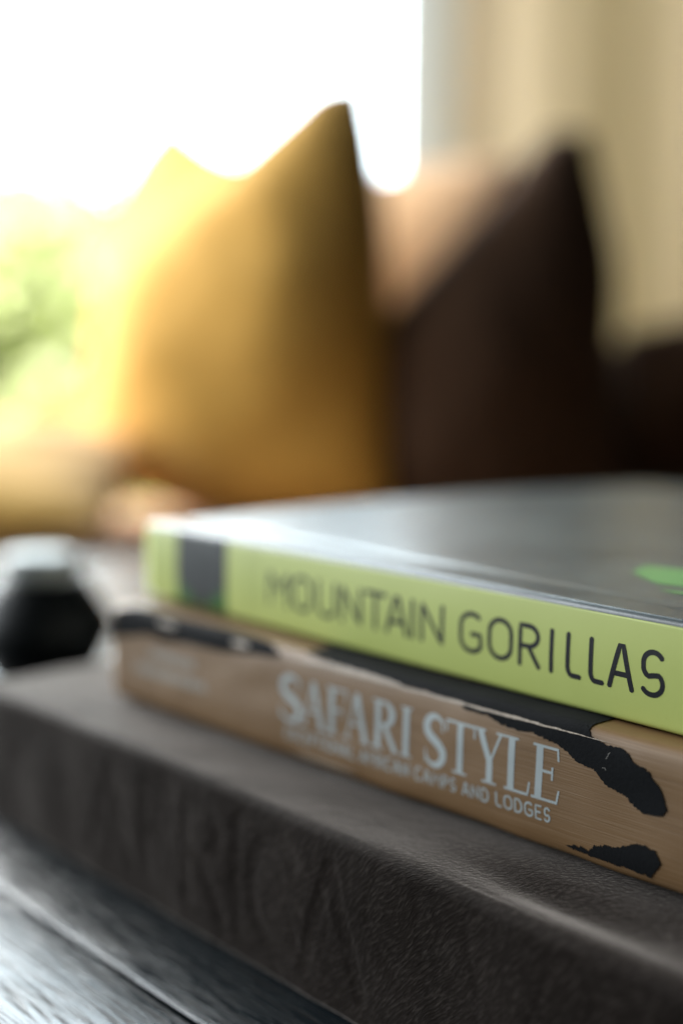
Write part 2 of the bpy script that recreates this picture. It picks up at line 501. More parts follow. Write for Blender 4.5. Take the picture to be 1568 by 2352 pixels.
def put_sans(dc, ch, x0, x1, y0, y1, hw):
    """letter whose inked box is x0..x1, y0..y1"""
    a, b = (x0+hw, x1-hw); c, d = y0+hw, y1-hw
    for st in sans(ch):
        dc.ribbon([(a+(b-a)*p[0], c+(d-c)*p[1]) for p in st], hw)

def put_serif(dc, ch, x0, x1, y0, y1):
    W_, H_ = x1-x0, y1-y0
    T, t, sf = 0.150*H_, 0.050*H_, 0.04*H_
    X = lambda u: x0+u*W_
    Y = lambda u: y0+u*H_
    def stem(xc, w, lo=0, hi=1): dc.quad((xc-w/2, Y(lo)), (xc-w/2, Y(hi)), (xc+w/2, Y(hi)), (xc+w/2, Y(lo)))
    def bar(xa, xb, y, h): dc.quad((xa, y), (xb, y), (xb, y+h), (xa, y+h))
    def foot(xc, w, y): bar(xc-w/2, xc+w/2, y, sf)
    def diag(xa, ya, xb, yb, w): dc.quad((xa-w/2, ya), (xb-w/2, yb), (xb+w/2, yb), (xa+w/2, ya))
    def spur(x, ya, yb, dx): dc.quad((x, ya), (x+dx, yb), (x+dx+t*.8, yb), (x+t*.8, ya))
    if ch == 'S':
        pts = arc(.50, .755, .40, .225, 25, 180) + [(.13, .66), (.30, .57), (.68, .45), (.88, .34)] + arc(.48, .255, .42, .235, 10, -160)
        n = len(pts); P = []
        for i, p in enumerate(pts):
            q = i/(n-1); w = t*.55 + (T*.62-t*.55)*max(0, math.sin(math.pi*q))**1.5
            P.append((X(p[0]), Y(p[1]), w))
        dc.ribbon(P, t, False)
        dc.quad((X(.86), Y(.99)), (X(.90), Y(.70)), (X(.84), Y(.70)), (X(.80), Y(.90)))
        dc.quad((X(.06), Y(.01)), (X(.02), Y(.30)), (X(.08), Y(.30)), (X(.14), Y(.10)))
    elif ch == 'A':
        diag(X(.14), Y(.02), X(.48), Y(1), t*1.1); diag(X(.84), Y(.02), X(.48), Y(1.0), T)
        bar(X(.26), X(.70), Y(.33), t*.9); foot(X(.14), .30*W_, Y(0)); foot(X(.84), .34*W_, Y(0))
    elif ch == 'F':
        stem(X(.27), T); foot(X(.27), .52*W_, Y(0)); bar(X(.02), X(.95), Y(1)-sf*1.2, sf*1.2)
        bar(X(.27), X(.75), Y(.51), t); spur(X(.90), Y(1), Y(.76), .04*W_); spur(X(.72), Y(.64), Y(.40), 0)
    elif ch == 'R':
        stem(X(.24), T); foot(X(.24), .46*W_, Y(0)); bar(X(.02), X(.45), Y(1)-sf, sf)
        pts = [(.30, .975)] + arc(.44, .74, .34, .235, 90, -90) + [(.30, .505)]
        P = [(X(p[0]), Y(p[1]), t*.5+T*.42*max(0, math.cos((i/(len(pts)-1)-.5)*math.pi))**2) for i, p in enumerate(pts)]
        dc.ribbon(P, t, False); diag(X(.92), Y(.02), X(.48), Y(.51), T); foot(X(.93), .24*W_, Y(0))
    elif ch == 'I':
        stem(X(.5), T); foot(X(.5), W_, Y(0)); foot(X(.5), W_, Y(1)-sf)
    elif ch == 'T':
        stem(X(.5), T); foot(X(.5), .48*W_, Y(0)); bar(X(.02), X(.98), Y(1)-sf*1.25, sf*1.25)
        spur(X(.01), Y(1), Y(.76), -.01*W_); spur(X(.94), Y(1), Y(.76), .02*W_)
    elif ch == 'Y':
        stem(X(.50), T, 0, .46); foot(X(.5), .46*W_, Y(0)); diag(X(.50), Y(.42), X(.17), Y(.98), T); diag(X(.53), Y(.42), X(.84), Y(.98), t*1.1)
        foot(X(.17), .36*W_, Y(1)-sf); foot(X(.84), .30*W_, Y(1)-sf)
    elif ch == 'L':
        stem(X(.26), T); foot(X(.26), .50*W_, Y(1)-sf); bar(X(.02), X(.92), Y(0), sf*1.25); spur(X(.88), Y(0), Y(.26), .06*W_)
    elif ch == 'E':
        stem(X(.26), T); bar(X(.02), X(.90), Y(1)-sf*1.2, sf*1.2); bar(X(.02), X(.94), Y(0), sf*1.2)
        bar(X(.26), X(.72), Y(.51), t); spur(X(.86), Y(1), Y(.77), .03*W_); spur(X(.88), Y(0), Y(.25), .06*W_); spur(X(.69), Y(.64), Y(.40), 0)

# ------------------------------------------------------------------ generic swept book parts
class Spine:
    """outer profile of a spine in the (y, z) plane, bottom to top, walked by arc length v"""
    def __init__(s, pts, wob=None):
        s.p = pts; s.L = [0.0]; s.wob = wob
        for a, b in zip(pts, pts[1:]): s.L.append(s.L[-1]+math.dist(a, b))
    def at(s, v):
        v = min(max(v, 0.0), s.L[-1])
        lo, hi = 0, len(s.L)-2
        while lo < hi:
            md = (lo+hi+1)//2
            if s.L[md] <= v: lo = md
            else: hi = md-1
        a, b = s.p[lo], s.p[lo+1]; w = (v-s.L[lo])/max(1e-9, s.L[lo+1]-s.L[lo])
        ty, tz = b[0]-a[0], b[1]-a[1]; l = math.hypot(ty, tz) or 1
        return a[0]+(b[0]-a[0])*w, a[1]+(b[1]-a[1])*w, -tz/l, ty/l     # point and outward normal (towards -y on the spine)
    def map(s, x, v, off):
        y, z, ny, nz = s.at(v)
        d = off + (s.wob(x, z) if s.wob else 0.0)
        return (x, y+ny*d, z+nz*d)
    def v_of_z(s, z):
        best, bv = 1e9, 0
        for i, q in enumerate(s.p):
            if q[0] < 0.0006 and abs(q[1]-z) < best: best = abs(q[1]-z); bv = i
        i = bv
        for j in (i-1, i):
            if 0 <= j < len(s.p)-1:
                a, b = s.p[j], s.p[j+1]
                if min(a[1], b[1]) <= z <= max(a[1], b[1]) and abs(b[1]-a[1]) > 1e-9:
                    return s.L[j]+(z-a[1])/(b[1]-a[1])*(s.L[j+1]-s.L[j])
        return s.L[i]

def sweep(name, closed_prof, x0, x1, nx, mat, parent, wob=None, zf=None):
    vs, fs = [], []; n = len(closed_prof)
    for i in range(nx+1):
        x = x0+(x1-x0)*i/nx
        for (y, z) in closed_prof:
            dz = zf(x, y, z) if zf else 0.0
            dy = wob(x, z) if wob else 0.0
            vs.append((x, y-dy, z+dz))
    for i in range(nx):
        for k in range(n):
            a = i*n+k; b = i*n+(k+1) % n
            fs.append((a, a+n, b+n, b))
    fs.append(tuple(range(n))); fs.append(tuple(range(nx*n, nx*n+n))[::-1])
    o = mesh_obj(name, vs, fs, mat, parent)
    bm = bmesh.new(); bm.from_mesh(o.data); bmesh.ops.recalc_face_normals(bm, faces=bm.faces)
    for e in bm.edges:
        if len(e.link_faces) == 2 and e.calc_face_angle(0) > R(40): e.smooth = False
    bm.to_mesh(o.data); bm.free()
    return o

# ------------------------------------------------------------------ leather album at the bottom of the stack
LX, LD, LH = 0.42, 0.33, 0.0444
lroot = frame_at(YL, 0.435, 0.1995, 0.0, 'leather_album')
tag(lroot, 'thick dark brown soft leather album stamped AFRICA, lowest book of the stack', 'album')
# debossed capitals on the leather front
deb = []
def deb_letter(ch, x0, x1):
    z0, z1 = 0.0085, 0.0365
    for st in {'A': [[(0, 0), (.5, 1), (1, 0)], [(.2, .33), (.8, .33)]], 'F': [[(1, 1), (0, 1), (0, 0)], [(0, .52), (.8, .52)]],
               'R': [[(0, 0), (0, 1), (.5, 1)] + arc(.5, .75, .45, .25, 90, -90, 8) + [(0, .5)], [(.45, .5), (1, 0)]],
               'I': [[(.5, 0), (.5, 1)]], 'C': [arc(.55, .5, .55, .5, 48, 312, 16)]}[ch]:
        q = [(x0+(x1-x0)*p[0], z0+(z1-z0)*p[1]) for p in st]
        for a, b in zip(q, q[1:]): deb.append((a, b))
for ch, a, b in (('A', .086, .110), ('F', .117, .131), ('R', .139, .155), ('I', .161, .164), ('C', .169, .189), ('A', .191, .212)):
    deb_letter(ch, a, b)
def seg_dist(px, pz, a, b):
    dx, dz = b[0]-a[0], b[1]-a[1]; l2 = dx*dx+dz*dz
    w = max(0, min(1, ((px-a[0])*dx+(pz-a[1])*dz)/l2)) if l2 else 0
    return math.hypot(px-a[0]-w*dx, pz-a[1]-w*dz)
def deboss(x, z):
    if x < .08 or x > .22 or z < .004 or z > .041: return 0.0
    d = 1.0
    for a, b in deb:
        if min(a[0], b[0])-.005 < x < max(a[0], b[0])+.005: d = min(d, seg_dist(x, z, a, b))
    w = max(0.0, min(1.0, (0.0030-d)/0.0016)); return w*w*(3-2*w)
prof = []; RAD = 0.0028
for k in range(51): prof.append((0.0, 0.0006+(LH-RAD-0.0006)*k/50))
for k in range(1, 13):
    a = math.pi/2*k/12; prof.append((RAD*(1-math.cos(a)), LH-RAD*(1-math.sin(a))))
y = RAD
while y < 0.075: y += 0.0010; prof.append((y, LH))
while y < LD-0.02: y += 0.012; prof.append((y, LH))
for k in range(0, 9):
    a = math.pi/2*k/8; prof.append((LD-RAD+RAD*math.sin(a), LH-RAD*(1-math.cos(a))))
prof += [(LD, LH/2), (LD, 0.0006)]
BX = [0.0, 0.06, 0.13, 0.20, 0.27, 0.33, 0.42]
BZ = [-0.0006, 0.0008, 0.0018, 0.0012, -0.0003, -0.0012, -0.0014]
NX = 520; vs, fs = [], []; n = len(prof)
for i in range(NX+1):
    x = LX*i/NX
    for j, (y, z) in enumerate(prof):
        q = Vector((x, y, z))
        topw = max(0.0, (z/LH))
        fade = max(0.0, 1-y/0.034)
        dz = interp(x, BX, BZ)*topw*(fade**0.7)
        # soft hollow of the padding between the front edge and the next book
        e = ((x-0.262+0.7*(y-0.016))/0.024)**2+((y-0.0150)/0.0062)**2
        dz -= 0.0019*math.exp(-e)*topw
        e = ((x-0.315)/0.030)**2+((y-0.021)/0.007)**2
        dz -= 0.0010*math.exp(-e)*topw
        e = ((x-0.275)/0.05)**2+((y-0.0045)/0.004)**2
        dz += 0.0007*math.exp(-e)*topw
        und = noise.noise(q*38)*0.0007 + noise.noise(q*95+Vector((3, 1, 7)))*0.00012
        crease = abs(noise.noise(Vector((x*60, y*150+z*40, 5.0))))
        und -= 0.00012*math.exp(-(crease/0.06)**2)
        dy = 0.0
        if y < RAD:                                             # front face: undulation and stamped letters
            wfr = 1.0 if z < LH-RAD else 0.5
            bul = 0.0010*math.sin(math.pi*min(1, z/LH))
            dy = -bul - und*wfr*0.9 + 0.00027*deboss(x, z)
            dy += 0.0010*math.exp(-((x-0.235)/0.02)**2-((z-0.024)/0.012)**2)
        else:
            dz += und*min(1.0, 0.25+fade)*0.8
        if z < 0.004: dz += (0.0006-z)*0.0
        ex = 0.0
        if i == 0 or i == NX: ex = 0.0
        vs.append((x+ex, y+dy, max(0.0005, z+dz)))
for i in range(NX):
    for k in range(n-1):
        a = i*n+k; fs.append((a, a+n, a+n+1, a+1))
    a = i*n+n-1; b = i*n; fs.append((a, a+n, b+n, b))
fs.append(tuple(range(n))[::-1]); fs.append(tuple(range(NX*n, NX*n+n)))
mesh_obj('padded_cover', vs, fs, M['leather'], lroot)
box_obj('page_block', (LX, 0.012, 0.006), (LX+0.0008, LD-0.01, LH-0.008), M['paper'], lroot)

# ------------------------------------------------------------------ brown book
YB = 0.7346
BXL, BD, BH = 0.31, 0.268, 0.0322
broot = frame_at(YB, 0.3755, 0.2356, 0.0456, 'brown_book')
tag(broot, 'tan brown book with silver SAFARI STYLE title and black zebra marks, middle of the stack', 'book')
def superprof(h, depth, ex_y, ex_z, n=60):
    """rounded spine: from the underside round the front to the top"""
    pts = []
    for k in range(n+1):
        a = -math.pi/2+math.pi*k/n
        c, s_ = math.cos(a), math.sin(a)
        yy = depth*(1-math.copysign(abs(c)**(2/ex_y), c)); zz = h/2+h/2*math.copysign(abs(s_)**(2/ex_z), s_)
        pts.append((yy, zz))
    return pts
def bwob(x, z):
    return 0.00045*noise.noise(Vector((x*26, z*55, 2.2))) + 0.00022*noise.noise(Vector((x*70, z*120, 8.0)))
bsp = superprof(BH, 0.0065, 5.0, 4.6, 72)
bsp = [(0.012, 0.0)] + bsp + [(0.012, BH)]
BS = Spine(bsp, bwob)
inner = [(y+0.0022, 0.0022+(z)*(BH-0.0044)/BH) for (y, z) in bsp[1:-1]]
# spine shell mesh with undulation along the normal
NXB = 200; vs, fs = [], []; nv = len(bsp)
NV = 70
for i in range(NXB+1):
    x = BXL*i/NXB
    for k in range(NV+1): vs.append(BS.map(x, BS.L[-1]*k/NV, 0.0))
    for k in range(NV, -1, -1):
        y_, z_, ny, nz = BS.at(BS.L[-1]*k/NV); vs.append((x, y_-ny*0.0022, z_-nz*0.0022))
n = 2*(NV+1)
for i in range(NXB):
    for k in range(n):
        a = i*n+k; b = i*n+(k+1) % n; fs.append((a, b, b+n, a+n))
fs.append(tuple(range(n))[::-1]); fs.append(tuple(range(NXB*n, NXB*n+n)))
spine_b = mesh_obj('spine', vs, fs, M['brown'], broot)
def board(name, z0, z1, y0, y1, mat, parent, L, bow=0.0, groove=0.0, x_in=0.0, up_side=1):
    pr = []; th = z1-z0; r = th*0.42
    N = 40
    for k in range(N+1):
        yy = y0+(y1-y0)*k/N
        g = groove*math.exp(-((yy-y0-0.0075)/0.0022)**2)
        pr.append((yy, (z1-g) if up_side > 0 else z1))
    # round the fore edge a little
    pr.append((y1+r*0.5, z1-th*0.25)); pr.append((y1+r*0.5, z0+th*0.25))
    for k in range(N, -1, -1):
        yy = y0+(y1-y0)*k/N
        pr.append((yy, z0))
    return sweep(name, pr, x_in, L-x_in, 40, mat, parent, None,
                 (lambda x, y, z: bow*math.sin(math.pi*max(0, min(1, (y-y0)/(y1-y0)))))) 
front_b = board('front_cover', BH-0.0026, BH-0.00015, 0.0123, BD, M['brown'], broot, BXL, 0.0, 0.0009)
board('back_cover', 0.00015, 0.0026, 0.0123, BD, M['brown'], broot, BXL)
box_obj('page_block', (0.004, 0.0095, 0.0028), (BXL-0.004, BD-0.005, BH-0.0028), M['paper'], broot)

# title in silver
dc = Decal(0.00004)
for ch, a, b in (('S', .0895, .0990), ('A', .0985, .1095), ('F', .1095, .1180), ('A', .1165, .1270), ('R', .1276, .1374), ('I', .1386, .1426),
                 ('S', .1474, .1548), ('T', .1549, .1650), ('Y', .1648, .1749), ('L', .1747, .1827), ('E', .1830, .1913)):
    q = 0.006*((a+b)/2-0.09); put_serif(dc, ch, a, b, BS.v_of_z(0.0116)+q, BS.v_of_z(0.0248)+q)
dc.build('title_lettering', BS.map, M['silver'], spine_b)
dc = Decal(0.00004)
text = 'EXCEPTIONAL AFRICAN CAMPS AND LODGES'
wid = {'I': 0.42, ' ': 0.52, 'M': 1.25, 'N': 1.08, 'O': 1.15, 'A': 1.08, 'C': 1.05, 'D': 1.05, 'G': 1.1, 'X': 1.0}
tot = sum(wid.get(c, 0.88) for c in text); x = 0.0916; kx = (0.1894-0.0916)/tot
va, vb = BS.v_of_z(0.0062), BS.v_of_z(0.0099)
for c in text:
    w = wid.get(c, 0.88)*kx
    q = 0.010*(x-0.09)
    if c != ' ': put_sans(dc, c, x+0.0002, x+w-0.00040, va+q, vb+q, 0.00025)
    x += w
dc.build('subtitle_lettering', BS.map, M['silver'], spine_b)
# two short rows of small print near the head of the spine
rnd = random.Random(4)
dc = Decal(0.00004)
for (xa, xb, z0, z1) in ((0.022, 0.046, 0.0178, 0.0208), (0.014, 0.052, 0.0118, 0.0148)):
    x = xa
    while x < xb:
        w = rnd.uniform(0.0010, 0.0022)
        dc.quad((x, BS.v_of_z(z0)), (x+w, BS.v_of_z(z0)), (x+w, BS.v_of_z(z1)), (x, BS.v_of_z(z1))); x += w+rnd.uniform(0.0004, 0.0012)
dc.build('small_print', BS.map, M['author'], spine_b)

def torn(name, upper, lower, seed, mat, parent, base=0.00022, amp=0.00030, n=150, m_=10, grow=0.0004):
    """black shape between two outlines (x, v), both edges ragged"""
    rg = random.Random(seed); d = Decal(base); rows = []
    ju = [rg.gauss(0, 1) for _ in range(n+3)]; jl = [rg.gauss(0, 1) for _ in range(n+3)]
    for i in range(n+1):
        t = i/n
        a = lerp_list(upper, t); b = lerp_list(lower, t)
        e = min(1.0, t*12, (1-t)*12)
        nu = (0.55*ju[i]+0.9*noise.noise(Vector((t*26, seed, 0.3)))*1.6)*amp*e
        nl = (0.55*jl[i]+0.9*noise.noise(Vector((t*26, seed, 9.3)))*1.6)*amp*e
        dx, dv = a[0]-b[0], a[1]-b[1]; L = math.hypot(dx, dv) or 1
        nu += grow*e; nl += grow*e
        a = (a[0]+dx/L*nu, a[1]+dv/L*nu); b = (b[0]-dx/L*nl, b[1]-dv/L*nl)
        rows.append([(b[0]+(a[0]-b[0])*k/m_, b[1]+(a[1]-b[1])*k/m_) for k in range(m_+1)])
    d.strip(rows)
    return d.build(name, BS.map, mat, parent)
vz = BS.v_of_z
VT = vz(BH-0.0012)              # where the front turns over into the top
VEND = BS.L[-1]
low = [(.1600, VT-.0004), (.1662, vz(.0298)), (.1738, vz(.0280)), (.1783, vz(.0275)), (.1823, vz(.0279)), (.1876, vz(.0272)), (.1911, vz(.0266)), (.1958, vz(.0241)),
       (.2011, vz(.0235)), (.2032, vz(.0212)), (.2065, vz(.0199)), (.2096, vz(.0193)), (.2124, vz(.0176)), (.2155, vz(.0166)), (.2192, vz(.0170))]
upp = [(.1600, VT+.0025), (.1700, VT+.0040), (.1850, VT+.0045), (.1960, VT+.0040), (.1995, VT+.0005), (.2036, vz(.0305)), (.2056, vz(.0296)), (.2080, vz(.0292)), (.2104, vz(.0270)),
       (.2147, vz(.0257)), (.2170, vz(.0233)), (.2186, vz(.0220)), (.2203, vz(.0186))]
torn('zebra_and_shade_mark', upp, low, 3, M['flock'], spine_b)
lu = [(.1933, vz(.0026)), (.1979, vz(.0036)), (.2000, vz(.0034)), (.2019, vz(.0050)), (.2051, vz(.0061)), (.2082, vz(.0065)), (.2113, vz(.0080)), (.2147, vz(.0091)), (.2181, vz(.0085)), (.2195, vz(.0067))]
ll = [(.1933, vz(.0023)), (.1975, vz(.0022)), (.2004, vz(.0016)), (.2037, vz(.0014)), (.2069, vz(.0010)), (.2097, vz(.0009)), (.2131, vz(.0012)), (.2165, vz(.0030)), (.2186, vz(.0052)), (.2195, vz(.0064))]
torn('zebra_and_shade_mark', lu, ll, 8, M['flock'], spine_b)
lu = [(.0005, VT+.0010), (.012, VT+.0042), (.030, VT+.0046), (.045, VT+.0048), (.064, VT+.0046), (.080, VT+.0036), (.088, VT+.0012)]
ll = [(.0005, vz(.0205)), (.0056, vz(.0225)), (.0213, vz(.0255)), (.0313, vz(.0248)), (.0433, vz(.0261)), (.0548, vz(.0264)), (.0695, vz(.0277)), (.080, vz(.0287)), (.088, vz(.0300))]
torn('zebra_and_shade_mark', lu, ll, 12, M['flock'], spine_b)
lu = [(.098, VEND-.0002), (.112, VEND-.0002), (.130, VEND-.0002), (.165, VEND-.0002), (.198, VEND-.0002)]
ll = [(.098, VT+.0034), (.112, VT+.0026), (.130, VT+.0018), (.165, VT+.0014), (.198, VT+.0016)]
torn('zebra_and_shade_mark', lu, ll, 15, M['flock'], spine_b)  # hinge mark: zebra print that also paints the shade under the green book
# black over the cover hinge: zebra print plus painted shade of the gap
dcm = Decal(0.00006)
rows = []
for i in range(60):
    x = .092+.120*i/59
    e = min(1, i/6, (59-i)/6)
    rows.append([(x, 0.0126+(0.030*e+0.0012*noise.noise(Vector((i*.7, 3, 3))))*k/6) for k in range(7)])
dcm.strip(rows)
dcm.build('zebra_and_shade_mark', lambda x, y, o: (x, y, BH-0.00015+o-0.0009*math.exp(-((y-0.0123-0.0075)/0.0022)**2)+0.0001), M['flock'], front_b)
for hx, hv, pts_ in ((.2040, vz(.0262), [(0, 0), (.0004, .0006), (.0005, .0012), (.0009, .0016)]), (.2032, vz(.0240), [(0, 0), (.0006, .0001), (.0010, -.0003)])):
    dh = Decal(0.00045); dh.ribbon([(hx+p[0], hv+p[1]) for p in pts_], 0.00003); dh.build('lint_fibre', BS.map, M['paper'], spine_b)
# rubbed pale line along the upper edge, and pale patches painting caught light
def wear_glint(xa, xb, vc, h, seed, base=0.00034):
    n = 60
    u = [(xa+(xb-xa)*i/n, vc+h*math.sin(math.pi*i/n)**0.6*(0.7+0.5*noise.noise(Vector((i*0.35, seed, 0))))) for i in range(n+1)]
    l = [(xa+(xb-xa)*i/n, vc-h*math.sin(math.pi*i/n)**0.6*(0.7+0.5*noise.noise(Vector((i*0.35, seed, 4))))) for i in range(n+1)]
    return torn('edge_wear_glint', u, l, seed, M['worn_glint'], spine_b, base, 0.00008, 100, 4, 0.0)
wear_glint(.088, .205, VT+.0008, .0005, 31)
wear_glint(.098, .138, VT+.0014, .0011, 32, 0.00040)
wear_glint(.094, .122, vz(.0022), .0009, 33)
wear_glint(.026, .036, VT+.0008, .0011, 34)
wear_glint(.065, .074, VT+.0008, .0011, 35)

# ------------------------------------------------------------------ green book
YG = 0.6932
GX, GD, GH = 0.291, 0.282, 0.0260
groot = frame_at(YG, 0.3915, 0.2375, 0.0782, 'green_book')
tag(groot, 'yellow-green hardback lettered MOUNTAIN GORILLAS with glossy dark cover, on top of the stack', 'book')
def gw(x, z): return 0.00012*noise.noise(Vector((x*30, z*60, 1.0)))
gpts = []
r = 0.0016
gpts.append((0.006, 0.0)); gpts.append((r, 0.0))
for k in range(1, 9):
    a = math.pi/2*k/8; gpts.append((r*(1-math.sin(a)), r*(1-math.cos(a))))
for k in range(1, 25):
    z = r+(GH-2*r)*k/24; q = (z-GH/2)/(GH/2-r)
    gpts.append((-0.0006*(1-q*q), z))
i_split = len(gpts)-1
for k in range(1, 9):
    a = math.pi/2*k/8; gpts.append((r*(1-math.cos(a)), GH-r+r*math.sin(a)))
GS_full = Spine(gpts, gw)
sp_pts = gpts[:i_split+1]
GS = Spine(sp_pts, gw)
def shell(name, pts, spine, thick, x0, x1, nx, mat, parent):
    vs, fs = [], []; NV = 60
    for i in range(nx+1):
        x = x0+(x1-x0)*i/nx
        for k in range(NV+1): vs.append(spine.map(x, spine.L[-1]*k/NV, 0.0))
        for k in range(NV, -1, -1):
            y_, z_, ny, nz = spine.at(spine.L[-1]*k/NV); vs.append((x, y_-ny*thick, z_-nz*thick))
    n = 2*(NV+1)
    for i in range(nx):
        for k in range(n):
            a = i*n+k; b = i*n+(k+1) % n; fs.append((a, b, b+n, a+n))
    fs.append(tuple(range(n))[::-1]); fs.append(tuple(range(nx*n, nx*n+n)))
    return mesh_obj(name, vs, fs, mat, parent)
spine_g = shell('spine', sp_pts, GS, 0.0012, 0.0, GX, 120, M['green'], groot)
# front cover: rounded fold, hinge groove, slight bow
pr = [gpts[i_split]] + gpts[i_split+1:]
N = 60
for k in range(1, N+1):
    yy = r+(GD-r)*(k/N)**1.5
    pr.append((yy, GH-0.0007*math.exp(-((yy-0.0150)/0.0022)**2)))
pr += [(GD+0.0008, GH-0.0008), (GD+0.0008, GH-0.0024), (GD, GH-0.0030)]
for k in range(24, -1, -1):
    yy = 0.0030+(GD-0.0030)*k/24; pr.append((yy, GH-0.0030))
pr += [(0.0014, GH-0.0034), (0.0012, gpts[i_split][1])]
BOW = 0.0022
def gbow(x, y, z):
    return BOW*math.sin(math.pi*max(0, min(1, (y-0.02)/(GD-0.02))))*(0.35+0.65*(1-min(1, x/0.2))) if y > 0.02 else 0.0
front = sweep('front_cover', pr, 0.0, GX, 80, M['photo'], groot, None, gbow)
board('back_cover', 0.0, 0.0028, 0.0062, GD, M['green'], groot, GX)
box_obj('page_block', (0.0035, 0.0022, 0.0030), (GX-0.0035, GD-0.0045, GH-0.0032), M['paper'], groot)
# printed picture band
dc = Decal(0.00006)
xs0, xs1 = (.0185, .0205), (.0480, .0500)
rows = []
for i in range(25):
    w = i/24; v = GS.L[-1]*(0.10+0.90*w)
    rows.append([(xs0[0]+(xs1[0]-xs0[0])*k/8 + (0.0008*math.sin(w*2.5)), v) for k in range(9)])
dc.strip(rows)
dc.build('spine_picture', GS.map, M['picture'], spine_g)
dc = Decal(0.00006)
dc.quad((.0610, GS.v_of_z(.0040)), (.0610, GS.v_of_z(.0240)), (.0616, GS.v_of_z(.0240)), (.0616, GS.v_of_z(.0040)))
dc.quad((.0650, GS.v_of_z(.0040)), (.0650, GS.v_of_z(.0240)), (.0654, GS.v_of_z(.0240)), (.0654, GS.v_of_z(.0040)))
dc.build('spine_rule', GS.map, M['rule'], spine_g)
dc = Decal(0.00003)
hw = 0.00064
zt0, zt1 = GS.v_of_z(0.0074), GS.v_of_z(0.0184)
for ch, a, b in (('M', .0716, .0820), ('O', .0834, .0930), ('U', .0952, .1046), ('N', .1064, .1158), ('T', .1170, .1262), ('A', .1258, .1350), ('I', .1359, .1375), ('N', .1398, .1489),
                 ('G', .1546, .1629), ('O', .1648, .1735), ('R', .1752, .1826), ('I', .1852, .1868), ('L', .1905, .1953), ('L', .1975, .2021), ('A', .2031, .2107), ('S', .2122, .2193)):
    put_sans(dc, ch, a, b, zt0, zt1, hw)
dc.build('title_lettering', GS.map, M['ink'], spine_g)
# green print on the dark cover
def cover_map(x, y, off): return (x, y, GH+off-0.0007*math.exp(-((y-0.0150)/0.0022)**2)+gbow(x, y, 0))
dc = Decal(0.00015)
up_ = [(.1735, .0455), (.1690, .0575), (.1760, .0590), (.1850, .0605), (.2050, .0640)]
lo_ = [(.1745, .0448), (.1815, .0400), (.1895, .0352), (.1960, .0368), (.2120, .0408)]
rows = []
for i in range(31):
    a = lerp_list(up_, i/30); b = lerp_list(lo_, i/30)
    j = 0.0002*noise.noise(Vector((i*0.5, 1, 1)))
    rows.append([(b[0]+(a[0]-b[0])*k/8, b[1]+(a[1]-b[1])*k/8+j) for k in range(9)])
dc.strip(rows)
dc.ribbon([(.1955, .0285, .0004), (.2000, .0290, .0016), (.2060, .0300, .0018), (.2110, .0315, .0004)], .001)
dc.build('cover_print', cover_map, M['cover_green'], front)

# ------------------------------------------------------------------ small black jar on the table
jroot = empty('black_jar', (-0.148, 0.640, 0.0))
tag(jroot, 'small rounded black jar with pale grey lid at the left edge behind the books', 'jar')
lathe('body', [(0.0190, 0.0004), (0.0212, 0.0015), (0.0265, 0.008), (0.0325, 0.020), (0.0362, 0.0290), (0.0360, 0.0305), (0.0285, 0.0440), (0.0225, 0.0525), (0.0215, 0.0535)], M['jar'], jroot)
lathe('lid', [(0.0175, 0.0537), (0.0185, 0.0542), (0.0188, 0.0560), (0.0188, 0.0625), (0.0184, 0.0650), (0.0160, 0.0660), (0.004, 0.0664)], M['lid'], jroot)

# ------------------------------------------------------------------ sofa
sofa = empty('tan_sofa', (0, 1.5, -0.45))
tag(sofa, 'tan upholstered sofa carrying the cushions behind the table', 'sofa')
def rel(lo, hi): return (lo[0], lo[1]-1.5, lo[2]+0.45), (hi[0], hi[1]-1.5, hi[2]+0.45)
box_obj('base', *rel((-1.25, 1.26, -0.40), (1.25, 1.96, -0.172)), M['sofa'], sofa, 0.015, 3)
for xa, xb in ((-1.25, -0.62), (-0.615, 0.62), (0.625, 1.25)):
    box_obj('seat_cushion', *rel((xa, 1.205, -0.17), (xb, 1.79, -0.030)), M['sofa'], sofa, 0.035, 5)
box_obj('backrest', *rel((-0.16, 1.80, -0.17), (1.25, 1.97, 0.20)), M['darkbrown'], sofa, 0.05, 6)
for lx in (-1.18, 1.18):
    for ly in (1.31, 1.90): box_obj('leg', *rel((lx-.025, ly-.025, -0.449), (lx+.025, ly+.025, -0.399)), M['post'], sofa, 0.004)

